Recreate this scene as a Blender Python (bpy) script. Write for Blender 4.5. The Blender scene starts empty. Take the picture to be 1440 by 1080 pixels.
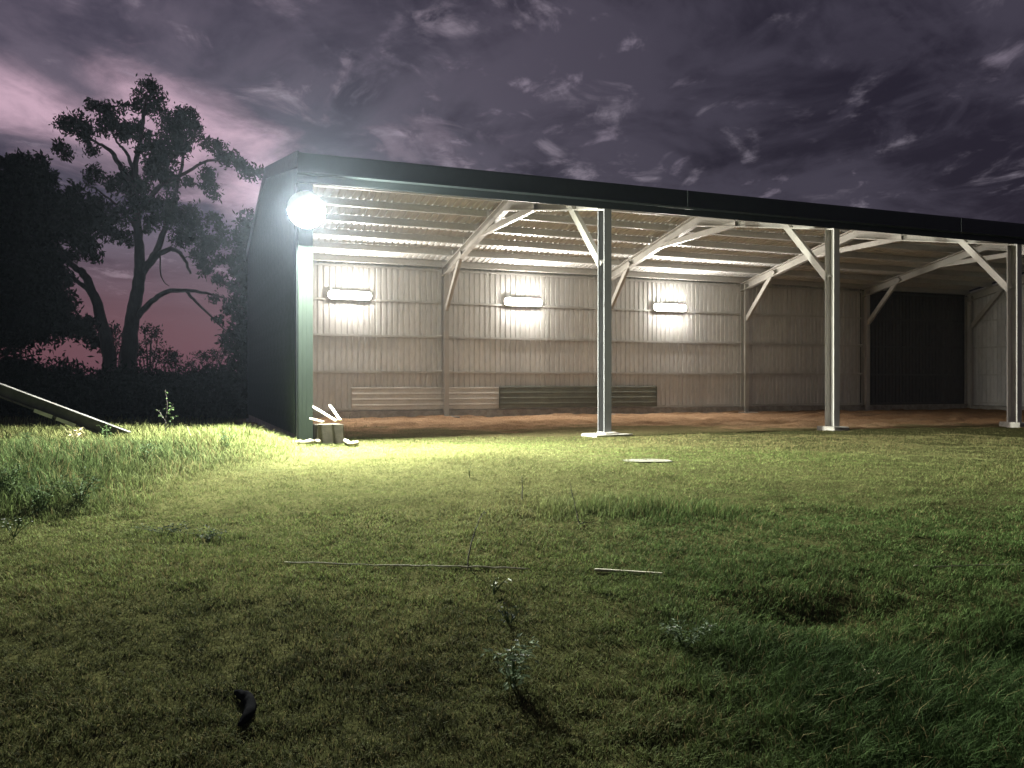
import bpy, bmesh, math, random
import numpy as np
from mathutils import Vector, Matrix
R = math.radians
random.seed(7)
rng = np.random.default_rng(11)
S = bpy.context.scene
COL = S.collection

# ------------------------------------------------------------------ camera
F = 1187.0                       # focal length in pixels of the 1440 wide photograph
CAMZ = 1.5
cam = bpy.data.cameras.new('camera')
cam.sensor_width = 36.0
cam.lens = F / 1440.0 * 36.0
cam.clip_start = 0.05
cam.clip_end = 5000
cam_ob = bpy.data.objects.new('camera', cam)
cam_ob.location = (0, 0, CAMZ)
cam_ob.rotation_euler = (R(90), 0, 0)
COL.objects.link(cam_ob)
S.camera = cam_ob

# ------------------------------------------------------------------ exposure
S.view_settings.view_transform = 'Standard'
S.view_settings.look = 'None'
S.view_settings.exposure = 0.0
S.view_settings.gamma = 1.0
S.view_settings.use_curve_mapping = False
S.render.engine = 'CYCLES'
S.cycles.use_denoising = True
S.cycles.max_bounces = 8
S.cycles.diffuse_bounces = 4
S.cycles.volume_bounces = 0
S.cycles.sample_clamp_indirect = 4.0
S.cycles.caustics_reflective = False
S.cycles.caustics_refractive = False

# ------------------------------------------------------------------ strengths of the lamps that the photograph shows lit
FLOOD = 68000.0
BATTEN = 440.0

# ------------------------------------------------------------------ world: dusk sky under heavy cloud
world = bpy.data.worlds.new('World')
S.world = world
world.use_nodes = True
NT = world.node_tree
NT.nodes.clear()


class NB:
    """small node-writing helper"""
    def __init__(self, nt): self.nt = nt
    def new(self, typ, **kw):
        n = self.nt.nodes.new(typ)
        for k, v in kw.items(): setattr(n, k, v)
        return n
    def put(self, sock, v):
        if isinstance(v, bpy.types.NodeSocket): self.nt.links.new(v, sock)
        elif v is not None:
            try: sock.default_value = v
            except Exception: sock.default_value = (*v, 1.0)
    def math(self, op, a, b=None, c=None, clamp=False):
        n = self.new('ShaderNodeMath', operation=op); n.use_clamp = clamp
        self.put(n.inputs[0], a)
        if b is not None: self.put(n.inputs[1], b)
        if c is not None: self.put(n.inputs[2], c)
        return n.outputs[0]
    def combine(self, x, y, z):
        n = self.new('ShaderNodeCombineXYZ')
        for i, v in enumerate((x, y, z)): self.put(n.inputs[i], v)
        return n.outputs[0]
    def noise(self, vec, scale, detail=4, rough=0.55, dist=0.0):
        n = self.new('ShaderNodeTexNoise')
        if vec is not None: self.put(n.inputs['Vector'], vec)
        n.inputs['Scale'].default_value = scale; n.inputs['Detail'].default_value = detail
        n.inputs['Roughness'].default_value = rough; n.inputs['Distortion'].default_value = dist
        return n.outputs['Fac']
    def ramp(self, v, a, b, c=0.0, d=1.0, smooth=True):
        n = self.new('ShaderNodeMapRange')
        n.interpolation_type = 'SMOOTHSTEP' if smooth else 'LINEAR'
        self.put(n.inputs['Value'], v)
        for k, x in zip(('From Min', 'From Max', 'To Min', 'To Max'), (a, b, c, d)): self.put(n.inputs[k], x)
        return n.outputs['Result']
    def mix(self, f, a, b, mode='MIX'):
        n = self.new('ShaderNodeMix', data_type='RGBA', blend_type=mode)
        self.put(n.inputs['Factor'], f)
        self.put(n.inputs[6], a if isinstance(a, bpy.types.NodeSocket) else (*a, 1.0))
        self.put(n.inputs[7], b if isinstance(b, bpy.types.NodeSocket) else (*b, 1.0))
        return n.outputs[2]
    def mapping(self, vec, scale=(1, 1, 1), rot=(0, 0, 0), loc=(0, 0, 0)):
        n = self.new('ShaderNodeMapping')
        self.put(n.inputs['Vector'], vec)
        n.inputs['Scale'].default_value = scale; n.inputs['Rotation'].default_value = rot; n.inputs['Location'].default_value = loc
        return n.outputs[0]


w = NB(NT)
tc = w.new('ShaderNodeTexCoord')
sp = w.new('ShaderNodeSeparateXYZ'); NT.links.new(tc.outputs['Generated'], sp.inputs[0])
dx, dy, dz = sp.outputs
# the cloud deck: directions meet a flat layer overhead
den = w.math('ADD', w.math('MAXIMUM', dz, 0.0), 0.13)
pl = w.combine(w.math('DIVIDE', dx, den), w.math('DIVIDE', dy, den), 0.0)
n_big = w.noise(w.mapping(pl, (0.95, 0.75, 1), (0, 0, R(-35)), (3.1, 0.4, 0)), 2.1, 8, 0.58, 0.5)
n_fine = w.noise(w.mapping(pl, (1.0, 0.72, 1), (0, 0, R(-55)), (0.7, 5.2, 0)), 5.2, 8, 0.62, 0.6)
n_gap = w.noise(w.mapping(pl, (1.0, 0.75, 1), (0, 0, R(-62)), (8.2, 1.3, 0)), 4.0, 7, 0.62, 0.5)
side = w.ramp(dx, -0.55, 0.30)                       # the west, where the sun has set, lies to the left
deep = w.mix(side, (0.056, 0.047, 0.075), (0.017, 0.0135, 0.025))
pale = w.mix(side, (0.132, 0.107, 0.148), (0.052, 0.045, 0.067))
cloud = w.mix(w.ramp(n_big, 0.38, 0.62), deep, pale)
cloud = w.mix(w.math('MULTIPLY', w.ramp(n_fine, 0.46, 0.66), 0.55), cloud, pale)
# small breaks in the deck, lit from above
brk = w.math('MULTIPLY', w.ramp(n_gap, 0.52, 0.70), w.ramp(n_fine, 0.45, 0.62))
cloud = w.mix(w.math('MULTIPLY', brk, 0.7), cloud, w.mix(side, (0.50, 0.40, 0.48), (0.24, 0.21, 0.26)))
n_gap2 = w.noise(w.mapping(pl, (1.0, 0.7, 1), (0, 0, R(-60)), (2.7, 9.1, 0)), 8.0, 6, 0.6, 0.4)
brk2 = w.math('MULTIPLY', w.ramp(n_gap2, 0.56, 0.74), w.ramp(n_big, 0.42, 0.62))
cloud = w.mix(w.math('MULTIPLY', brk2, 0.75), cloud, w.mix(side, (0.42, 0.34, 0.42), (0.22, 0.185, 0.24)))
# the long pink opening low in the west
ys = w.math('MAXIMUM', dy, 0.06)
ta = w.math('DIVIDE', dx, ys)
tb = w.math('DIVIDE', dz, ys)
n_edge = w.noise(w.mapping(pl, (1.0, 0.8, 1), (0, 0, R(20)), (1.3, 2.2, 0)), 2.6, 8, 0.6, 0.6)


def lobe(a0, b0, ra, rb, tilt):
    ca, sa = math.cos(R(tilt)), math.sin(R(tilt))
    qa = w.math('SUBTRACT', ta, a0); qb = w.math('SUBTRACT', tb, b0)
    u = w.math('DIVIDE', w.math('ADD', w.math('MULTIPLY', qa, ca), w.math('MULTIPLY', qb, sa)), ra)
    v = w.math('DIVIDE', w.math('SUBTRACT', w.math('MULTIPLY', qb, ca), w.math('MULTIPLY', qa, sa)), rb)
    d = w.math('SQRT', w.math('ADD', w.math('MULTIPLY', u, u), w.math('MULTIPLY', v, v)))
    return w.math('SUBTRACT', 1.0, d)


L = [lobe(-0.64, 0.350, 0.34, 0.070, -14), lobe(-0.42, 0.305, 0.19, 0.085, -25), lobe(-0.30, 0.245, 0.10, 0.075, -20),
     lobe(-0.10, 0.30, 0.12, 0.055, -20), lobe(-0.135, 0.275, 0.06, 0.03, -35)]
m = L[0]
for q in L[1:3]: m = w.math('MAXIMUM', m, q)
pinkness = w.ramp(w.math('ADD', m, w.math('MULTIPLY', w.math('SUBTRACT', n_edge, 0.5), 1.7)), 0.05, 0.8)
cloud = w.mix(w.math('MULTIPLY', pinkness, w.ramp(n_fine, 0.30, 0.66, 0.45, 0.95)), cloud, (0.60, 0.40, 0.50))
m2 = w.math('MAXIMUM', L[3], L[4])
pink2 = w.ramp(w.math('ADD', m2, w.math('MULTIPLY', w.math('SUBTRACT', n_fine, 0.5), 3.0)), 0.25, 1.15)
cloud = w.mix(w.math('MULTIPLY', pink2, 0.30), cloud, (0.36, 0.27, 0.34))
# clear dusky red strip under the deck near the horizon
low = w.math('MULTIPLY', w.ramp(tb, 0.20, 0.055), w.ramp(dx, 0.25, -0.25))
cloud = w.mix(low, cloud, (0.135, 0.062, 0.085))
sky = w.new('ShaderNodeTexSky', sky_type='NISHITA')
sky.sun_disc = False
sky.sun_elevation = R(-2.0)
sky.sun_rotation = R(-32)
skyc = w.mix(1.0, cloud, w.mix(1.0, sky.outputs[0], (0.02, 0.02, 0.02), 'MULTIPLY'), 'ADD')
bg = w.new('ShaderNodeBackground'); w.put(bg.inputs[0], skyc); bg.inputs[1].default_value = 1.0
wo = w.new('ShaderNodeOutputWorld'); NT.links.new(bg.outputs[0], wo.inputs[0])


# ------------------------------------------------------------------ materials
def material(name, col, rough=0.7, metal=0.0, var=0.25, vscale=3.0, stretch=(1, 1, 1), bump=0.0, bscale=40.0, spec=0.3, col2=None, rust=None, each=0.0):
    m = bpy.data.materials.new(name); m.use_nodes = True
    nt = m.node_tree; n = NB(nt)
    p = nt.nodes['Principled BSDF']
    co = n.new('ShaderNodeTexCoord').outputs['Object']
    v = n.mapping(co, stretch)
    f = n.noise(v, vscale, 6, 0.6)
    lo = tuple(c * (1 - var) for c in col) if col2 is None else col2
    hi = tuple(min(1, c * (1 + var)) for c in col) if col2 is None else col
    c = n.mix(n.ramp(f, 0.3, 0.7), lo, hi)
    f2 = n.noise(v, vscale * 9, 3, 0.6)
    c = n.mix(n.math('MULTIPLY', n.ramp(f2, 0.45, 0.75), 0.35), c, tuple(x * 0.6 for x in col))
    if rust:
        c = n.mix(n.math('MULTIPLY', n.ramp(n.noise(v, vscale * 2.3, 7, 0.65), 0.58, 0.72), 0.7), c, rust)
    if each:
        oi = n.new('ShaderNodeObjectInfo').outputs['Random']
        k = n.ramp(oi, 0, 1, 1 - each, 1 + each * 0.6, False)
        c = n.mix(1.0, c, n.combine(k, k, k), 'MULTIPLY')
    n.put(p.inputs['Base Color'], c)
    n.put(p.inputs['Roughness'], n.ramp(f2, 0.2, 0.8, rough * 0.85, min(1, rough * 1.15)))
    p.inputs['Metallic'].default_value = metal
    p.inputs['Specular IOR Level'].default_value = spec
    if bump:
        b = n.new('ShaderNodeBump'); b.inputs['Strength'].default_value = bump; b.inputs['Distance'].default_value = 0.01
        n.put(b.inputs['Height'], n.noise(co, bscale, 5, 0.6)); n.put(p.inputs['Normal'], b.outputs[0])
    return m


M = {}
M['roof_in'] = material('white_sheet_underside', (0.70, 0.69, 0.66), 0.45, 0, 0.06, 1.2, (1, .3, 1), spec=0.4)
M['inner'] = material('pale_sheet_underside', (0.62, 0.61, 0.59), 0.5, 0, 0.10, 1.2, (1, .35, 1), spec=0.3, each=0.10)
M['outer'] = material('dark_green_sheet', (0.030, 0.046, 0.044), 0.45, 0, 0.15, 1.0)
M['fascia'] = material('dark_green_trim', (0.022, 0.028, 0.029), 0.35, 0, 0.15, 1.0, spec=0.4)
M['painted_shade'] = material('painted_shade_metal', (0.10, 0.10, 0.105), 0.6, 0, 0.12, 1.2, (1, .35, 1), each=0.1)  # deep shade of the last bay put into the metal's colour
M['corner'] = material('green_corner_flashing', (0.030, 0.041, 0.034), 0.6, 0, 0.10, 1.5, (1, 1, .2), spec=0.15)
M['steel'] = material('galvanised_steel', (0.50, 0.475, 0.43), 0.45, 0.15, 0.10, 2.0, bump=0.05, spec=0.4)
M['column'] = material('galvanised_column', (0.46, 0.44, 0.41), 0.7, 0.0, 0.10, 1.5, (1, 1, .3), spec=0.4)
M['shade_column'] = material('shade_toned_column', (0.17, 0.17, 0.175), 0.75, 0.0, 0.12, 1.5, (1, 1, .3), spec=0.2)  # shade inside the open channel put into a darker grey
M['purlin'] = material('galvanised_purlin', (0.54, 0.53, 0.50), 0.45, 0.15, 0.08, 1.5, spec=0.4)
M['concrete'] = material('weathered_concrete', (0.33, 0.31, 0.28), 0.9, 0, 0.25, 4.0, bump=0.5, bscale=60, rust=(0.17, 0.10, 0.06))
M['slab'] = material('mossy_concrete', (0.095, 0.09, 0.07), 0.95, 0, 0.3, 5.0, bump=0.5, bscale=60, rust=(0.06, 0.06, 0.03))
M['block'] = material('grey_block', (0.055, 0.048, 0.036), 0.9, 0, 0.3, 7.0, bump=0.5, bscale=50, rust=(0.05, 0.045, 0.03))
M['timber'] = material('white_timber', (0.52, 0.49, 0.42), 0.7, 0, 0.15, 6.0, (1, 1, .2), bump=0.2)
M['branch'] = material('bleached_branch', (0.24, 0.22, 0.16), 0.9, 0, 0.3, 9.0, bump=0.6)
M['dry'] = material('dry_stem', (0.34, 0.29, 0.17), 0.8, 0, 0.3, 12.0)
M['bark'] = material('dark_bark', (0.050, 0.042, 0.040), 0.95, 0, 0.35, 2.0, (1, 1, .3), bump=0.8, bscale=12)
M['beam'] = material('weathered_steel_beam', (0.075, 0.072, 0.07), 0.6, 0.2, 0.3, 3.0, rust=(0.09, 0.05, 0.03))
M['plate'] = material('pale_steel_plate', (0.42, 0.42, 0.40), 0.6, 0.1, 0.2, 8.0)
M['cord'] = material('pale_cord', (0.30, 0.28, 0.20), 0.85, 0, 0.3, 14.0)
M['rubber'] = material('black_rubber', (0.008, 0.008, 0.009), 1.0, 0, 0.3, 9.0, spec=0.0)
M['greensheet'] = material('olive_metal_sheet', (0.15, 0.16, 0.125), 0.5, 0, 0.15, 2.0)
M['palesheet'] = material('cream_metal_sheet', (0.60, 0.58, 0.54), 0.5, 0, 0.08, 2.0)
M['housing'] = material('white_lamp_housing', (0.7, 0.7, 0.68), 0.5, 0, 0.05, 2.0)
M['petal'] = material('white_petal', (0.75, 0.75, 0.72), 0.7, 0, 0.05, 5.0)
M['yellow_leaf'] = material('yellow_green_leaf', (0.16, 0.19, 0.05), 0.6, 0, 0.25, 9.0)


def glow(name, col, strength):
    m = bpy.data.materials.new(name); m.use_nodes = True
    nt = m.node_tree; p = nt.nodes['Principled BSDF']
    p.inputs['Base Color'].default_value = (0.8, 0.8, 0.8, 1)
    p.inputs['Emission Color'].default_value = (*col, 1)
    p.inputs['Emission Strength'].default_value = strength
    return m


M['batten_glow'] = glow('lit_diffuser', (1.0, 0.95, 0.86), BATTEN)
M['flood_glow'] = glow('lit_lens', (0.97, 1.0, 0.88), FLOOD)


def leafmat(name, col, var=0.35, scale=0.8, attr=None, trans=0.25, rough=0.8):
    m = bpy.data.materials.new(name); m.use_nodes = True
    nt = m.node_tree; n = NB(nt); p = nt.nodes['Principled BSDF']
    if attr:
        a = n.new('ShaderNodeAttribute'); a.attribute_name = attr
        c = a.outputs['Color']
    else:
        co = n.new('ShaderNodeTexCoord').outputs['Object']
        c = n.mix(n.ramp(n.noise(co, scale, 5, 0.7), 0.3, 0.7), tuple(x * (1 - var) for x in col), tuple(x * (1 + var) for x in col))
    n.put(p.inputs['Base Color'], c)
    p.inputs['Roughness'].default_value = rough
    p.inputs['Specular IOR Level'].default_value = 0.02 if attr else 0.04
    t = n.new('ShaderNodeBsdfTranslucent'); n.put(t.inputs[0], c)
    mx = n.new('ShaderNodeMixShader'); mx.inputs[0].default_value = trans
    nt.links.new(p.outputs[0], mx.inputs[1]); nt.links.new(t.outputs[0], mx.inputs[2])
    nt.links.new(mx.outputs[0], nt.nodes['Material Output'].inputs[0])
    return m


M['gum_leaf'] = leafmat('gum_leaf', (0.030, 0.042, 0.030), 0.35, 0.7)
M['dark_leaf'] = leafmat('dark_leaf', (0.022, 0.032, 0.022), 0.35, 0.7)
M['weed_leaf'] = leafmat('weed_leaf', (0.055, 0.085, 0.035), 0.3, 6.0)
M['pale_leaf'] = leafmat('pale_weed_leaf', (0.13, 0.17, 0.105), 0.3, 6.0)
M['grass'] = leafmat('grass_blades', (0, 0, 0), attr='tint', trans=0.2, rough=0.85)


# ------------------------------------------------------------------ object helpers
def link(o, parent=None):
    COL.objects.link(o)
    if parent: o.parent = parent
    return o


def tag(o, label=None, cat=None, group=None, kind=None):
    if label: o['label'] = label
    if cat: o['category'] = cat
    if group: o['group'] = group
    if kind: o['kind'] = kind
    return o


def thing(name, label, cat, loc=(0, 0, 0), rz=0.0, group=None):
    o = bpy.data.objects.new(name, None); o.empty_display_size = 0.1
    o.location = loc; o.rotation_euler = (0, 0, rz)
    link(o)
    return tag(o, label, cat, group)


def bmobj(name, bm, mats, parent=None, smooth=False):
    me = bpy.data.meshes.new(name); bm.to_mesh(me); bm.free()
    for m in (mats if isinstance(mats, (list, tuple)) else [mats]): me.materials.append(m)
    if smooth:
        for p in me.polygons: p.use_smooth = True
    return link(bpy.data.objects.new(name, me), parent)


def again(o, loc=None, rot=None):
    c = o.copy(); COL.objects.link(c)
    if loc is not None: c.location = loc
    if rot is not None: c.rotation_euler = rot
    return c


def npmesh(name, verts, faces, mat, parent=None, smooth=False, tint=None):
    """faces: (n, k) int array, all of k corners"""
    me = bpy.data.meshes.new(name)
    v = np.asarray(verts, dtype=np.float32); f = np.asarray(faces, dtype=np.int32)
    me.vertices.add(len(v)); me.vertices.foreach_set('co', v.ravel())
    k = f.shape[1]
    me.loops.add(f.size); me.loops.foreach_set('vertex_index', f.ravel())
    me.polygons.add(len(f)); me.polygons.foreach_set('loop_start', np.arange(0, f.size, k, dtype=np.int32))
    if smooth: me.polygons.foreach_set('use_smooth', np.ones(len(f), dtype=bool))
    if tint is not None:
        a = me.attributes.new('tint', 'FLOAT_COLOR', 'POINT')
        a.data.foreach_set('color', np.asarray(tint, dtype=np.float32).ravel())
    me.update(calc_edges=True)
    me.materials.append(mat)
    return link(bpy.data.objects.new(name, me), parent)


def box(bm, x0, x1, y0, y1, z0, z1, bev=0.0, rough=0.0):
    v = [bm.verts.new((x, y, z)) for z in (z0, z1) for y in (y0, y1) for x in (x0, x1)]
    fs = [bm.faces.new([v[i] for i in q]) for q in ((0, 2, 3, 1), (4, 5, 7, 6), (0, 1, 5, 4), (2, 6, 7, 3), (0, 4, 6, 2), (1, 3, 7, 5))]
    if bev:
        es = list({e for f in fs for e in f.edges})
        bmesh.ops.bevel(bm, geom=es, offset=bev, segments=2, affect='EDGES', profile=0.6)
    if rough:
        for q in bm.verts: q.co += Vector((random.uniform(-rough, rough), random.uniform(-rough, rough), random.uniform(-rough, rough) * .6))
    return bm


def prism(bm, prof, p0, p1, ax, bx):
    """extrude a closed 2-D outline from p0 to p1; ax and bx are the directions of its two coordinates"""
    p0, p1, ax, bx = Vector(p0), Vector(p1), Vector(ax), Vector(bx)
    A = [bm.verts.new(p0 + ax * a + bx * b) for a, b in prof]
    B = [bm.verts.new(p1 + ax * a + bx * b) for a, b in prof]
    n = len(prof)
    for i in range(n):
        j = (i + 1) % n
        bm.faces.new((A[i], A[j], B[j], B[i]))
    bm.faces.new(A[::-1]); bm.faces.new(B)
    bmesh.ops.recalc_face_normals(bm, faces=bm.faces)
    return bm


def cflip(wd, dp, lip, t=0.006):
    return [(wd - a, b) for a, b in cprof(wd, dp, lip, t)]


def cprof(wd, dp, lip, t=0.006):
    return [(0, 0), (wd, 0), (wd, dp), (0, dp), (0, dp - lip), (t, dp - lip), (t, dp - t), (wd - t, dp - t), (wd - t, t), (t, t), (t, lip), (0, lip)]


def tube(bm, pts, rad, sides=8):
    pts = [Vector(p) for p in pts]
    rings = []
    for i, p in enumerate(pts):
        d = (pts[min(i + 1, len(pts) - 1)] - pts[max(i - 1, 0)]).normalized()
        a = d.cross(Vector((0.31, 0.9, 0.17))).normalized(); b = d.cross(a)
        r = rad[i] if isinstance(rad, (list, tuple)) else rad
        rings.append([bm.verts.new(p + (a * math.cos(2 * math.pi * k / sides) + b * math.sin(2 * math.pi * k / sides)) * r) for k in range(sides)])
    for q, s in zip(rings, rings[1:]):
        for k in range(sides):
            bm.faces.new((q[k], q[(k + 1) % sides], s[(k + 1) % sides], s[k]))
    bm.faces.new(rings[0][::-1]); bm.faces.new(rings[-1])
    return bm


def wander(pts, n=6, amp=0.05):
    """resample a polyline smoothly with some wobble"""
    P = [Vector(p) for p in pts]; out = []
    for i in range(len(P) - 1):
        a, b, c, d = P[max(i - 1, 0)], P[i], P[i + 1], P[min(i + 2, len(P) - 1)]
        for k in range(n):
            t = k / n
            q = 0.5 * ((2 * b) + (c - a) * t + (2 * a - 5 * b + 4 * c - d) * t * t + (3 * b - a - 3 * c + d) * t ** 3)
            out.append(q + Vector([random.uniform(-amp, amp) for _ in range(3)]) * (0 if (i == 0 and k == 0) else 1))
    out.append(P[-1]); return out


# ------------------------------------------------------------------ where the shed stands
P0 = Vector((-3.675, 15.2)); ANG = math.atan2(0.368, 0.930)
U = Vector((math.cos(ANG), math.sin(ANG))); V = Vector((-math.sin(ANG), math.cos(ANG)))
PAD = 0.40                       # level of the shed floor
BAY = 6.0; NB_ = 5; D = 11.56; SL = 0.19; EAVE = 4.68
LEN = BAY * NB_


def W(u, v, z=0.0):
    p = P0 + U * u + V * v
    return Vector((p.x, p.y, PAD + z))


def smooth(x, a, b):
    t = np.clip((x - a) / (b - a), 0, 1); return t * t * (3 - 2 * t)


def vnoise(x, y, s, seed=0):
    """value noise on a lattice, numpy"""
    x = np.asarray(x) * s; y = np.asarray(y) * s
    xi = np.floor(x).astype(np.int64); yi = np.floor(y).astype(np.int64)
    fx = x - xi; fy = y - yi
    fx = fx * fx * (3 - 2 * fx); fy = fy * fy * (3 - 2 * fy)
    def h(a, b):
        n = (a * 374761393 + b * 668265263 + seed * 974711) & 0xffffffff
        n = ((n ^ (n >> 13)) * 1274126177) & 0xffffffff
        return ((n ^ (n >> 16)) & 0xffff) / 65535.0
    return (h(xi, yi) * (1 - fx) + h(xi + 1, yi) * fx) * (1 - fy) + (h(xi, yi + 1) * (1 - fx) + h(xi + 1, yi + 1) * fx) * fy


def uv_of(x, y):
    qx = x - P0.x; qy = y - P0.y
    return qx * U.x + qy * U.y, qx * V.x + qy * V.y


def dirt_mask(x, y):
    """0 = grass, 1 = bare earth of the shed floor"""
    u, v = uv_of(x, y)
    n = (vnoise(x, y, 0.55, 3) - 0.5) * 3.2 + (vnoise(x, y, 1.7, 5) - 0.5) * 1.8 + (vnoise(x, y, 5.0, 7) - 0.5) * 1.2
    lim = 5.2 - 0.26 * np.clip(u, 0, 18)
    m = smooth(v + n, lim - 1.2, lim + 1.6)
    return m * smooth(u, -1.5, 0.8) * smooth(u, LEN + 1.5, LEN) * smooth(v, D + 1.5, D)


def ground(x, y):
    x = np.asarray(x, dtype=float); y = np.asarray(y, dtype=float)
    z = PAD * smooth(y, 3.0, 12.5)
    far = smooth(np.hypot(x, y - 15), 60, 30)
    u, v = uv_of(x, y)
    # grassed bank to the left
    bank = smooth(x + (vnoise(x, y, 0.5, 9) - .5) * 1.2, -3.3, -5.6) * smooth(y + (vnoise(x, y, 0.6, 8) - .5) * 0.8, 7.6, 9.4) * smooth(y, 17.0, 14.2)
    z = z + 0.20 * bank + 0.10 * bank * (vnoise(x, y, 0.7, 4) - .5)
    z = z + 0.13 * np.exp(-((x + 4.55) ** 2 / 0.35 + (y - 13.9) ** 2 / 0.5))
    inside = smooth(v, -0.3, 0.6) * smooth(u, -0.6, 0.3)
    z = z + far * (1 - 0.8 * inside) * ((vnoise(x, y, 0.35, 1) - .5) * 0.10 + (vnoise(x, y, 1.1, 2) - .5) * 0.05 + (vnoise(x, y, 3.2, 6) - .5) * 0.030 + (vnoise(x, y, 8.0, 16) - .5) * 0.014)
    # hollows in the near lawn, right
    z = z - 0.10 * np.exp(-((x - 2.9) ** 2 / 1.2 + (y - 4.6) ** 2 / 0.16)) - 0.08 * np.exp(-((x - 1.9) ** 2 / 0.5 + (y - 5.3) ** 2 / 0.08))
    # wheel ruts and clods on the bare floor
    dm = dirt_mask(x, y)
    z = z + dm * ((vnoise(x * U.x + y * U.y, (x * V.x + y * V.y) * 3.0, 0.9, 21) - .5) * 0.13 + (vnoise(x, y, 4.0, 22) - .5) * 0.08 + (vnoise(x, y, 9.0, 23) - .5) * 0.03)
    return z


def G(x, y): return float(ground(np.array([x]), np.array([y]))[0])


def at(px, py, Y):
    """point of the place seen at pixel (px, py) of the photograph, Y metres ahead"""
    return Vector(((px - 720) / F * Y, Y, CAMZ + (540 - py) / F * Y))


def on_ground(px, py):
    """where the view through a pixel meets the ground"""
    lo = 2.5
    for Y in np.arange(2.5, 40, 0.02):
        p = at(px, py, Y)
        if p.z <= G(p.x, p.y): return Vector((p.x, p.y, G(p.x, p.y)))
    return at(px, py, 15)


# ------------------------------------------------------------------ ground
def axis(a, b, step, far, grow=1.18):
    c = list(np.arange(a, b + 1e-6, step)); s = step; x = c[-1]
    while x < far: s *= grow; x += s; c.append(x)
    s = step; x = c[0]; pre = []
    while x > -far: s *= grow; x -= s; pre.append(x)
    return np.array(pre[::-1] + c)


gx = axis(-13, 28, 0.11, 1500); gy = axis(2.2, 34, 0.11, 1500)
X, Y = np.meshgrid(gx, gy)
Z = ground(X.ravel(), Y.ravel())
nx, ny = len(gx), len(gy)
idx = np.arange(nx * ny).reshape(ny, nx)
faces = np.stack([idx[:-1, :-1].ravel(), idx[:-1, 1:].ravel(), idx[1:, 1:].ravel(), idx[1:, :-1].ravel()], 1)
dm = dirt_mask(X.ravel(), Y.ravel())
patch = vnoise(X.ravel(), Y.ravel(), 0.8, 31); patch2 = vnoise(X.ravel(), Y.ravel(), 3.0, 32)
soil = np.array([0.034, 0.036, 0.015]); straw = np.array([0.064, 0.062, 0.026]); earth = np.array([0.40, 0.262, 0.160]); earth2 = np.array([0.20, 0.112, 0.058])
cg = soil + (straw - soil) * (0.35 * patch + 0.5 * patch2)[:, None]
uu, vv_ = uv_of(X.ravel(), Y.ravel())
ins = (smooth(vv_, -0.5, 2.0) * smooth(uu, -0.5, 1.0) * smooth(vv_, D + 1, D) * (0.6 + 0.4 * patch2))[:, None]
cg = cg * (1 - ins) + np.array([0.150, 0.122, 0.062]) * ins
darker = (0.55 * smooth(uu, 13, 20))[:, None]  # earth gets darker along the shed towards the far bays
ce = (1 - darker) * earth + (earth2 - (1 - darker) * earth) * (0.5 * patch + 0.7 * patch2 * vnoise(X.ravel(), Y.ravel(), 6, 33))[:, None]
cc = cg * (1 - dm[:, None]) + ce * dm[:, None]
gm = bpy.data.materials.new('soil_and_thatch'); gm.use_nodes = True
n = NB(gm.node_tree); p = gm.node_tree.nodes['Principled BSDF']
a = n.new('ShaderNodeAttribute'); a.attribute_name = 'tint'
co = n.new('ShaderNodeTexCoord').outputs['Object']
fn = n.noise(co, 28, 6, 0.7)
n.put(p.inputs['Base Color'], n.mix(1.0, a.outputs['Color'], n.mix(n.ramp(fn, 0.3, 0.7), (0.55, 0.55, 0.55), (1.3, 1.3, 1.3)), 'MULTIPLY'))
p.inputs['Roughness'].default_value = 1.0; p.inputs['Specular IOR Level'].default_value = 0.0
b = n.new('ShaderNodeBump'); b.inputs['Strength'].default_value = 0.8; b.inputs['Distance'].default_value = 0.03
n.put(b.inputs['Height'], n.noise(co, 22, 6, 0.7)); n.put(p.inputs['Normal'], b.outputs[0])
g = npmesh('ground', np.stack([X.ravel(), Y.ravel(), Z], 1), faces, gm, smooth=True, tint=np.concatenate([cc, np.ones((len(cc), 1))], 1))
tag(g, kind='structure')

# ------------------------------------------------------------------ the shed
shed = thing('farm_shed', 'long open fronted steel farm shed with dark green roof edge and lit pale interior', 'shed', (P0.x, P0.y, PAD), ANG)
CW, CD = 0.165, 0.30             # column flange width, column depth


def zr(v):                       # underside of the rafters
    return EAVE + SL * (v if v <= D / 2 else D - v)


ang = math.atan(SL); SLEN = (D / 2 + 0.18) / math.cos(ang)
# columns: open C sections
bm = bmesh.new(); prism(bm, cprof(CW, CD, 0.032), (0, 0, -0.02), (0, 0, EAVE + 0.25), (1, 0, 0), (0, 1, 0))
col0 = bmobj('column', bm, M['column'], shed)
for t in range(NB_ + 1):
    u = BAY * t + (0 if t else -0.10) - (CW + 0.02 if t == NB_ else 0)
    for v in (0, D - CD):
        o = col0 if (t == 0 and v == 0) else again(col0)
        o.location = (u, v, 0)
        if t == 1 and v == 0:
            o.data = o.data.copy(); o.data.materials[0] = M['shade_column']; o['label'] = 'front column between the first two bays with shade put into its grey'
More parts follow.
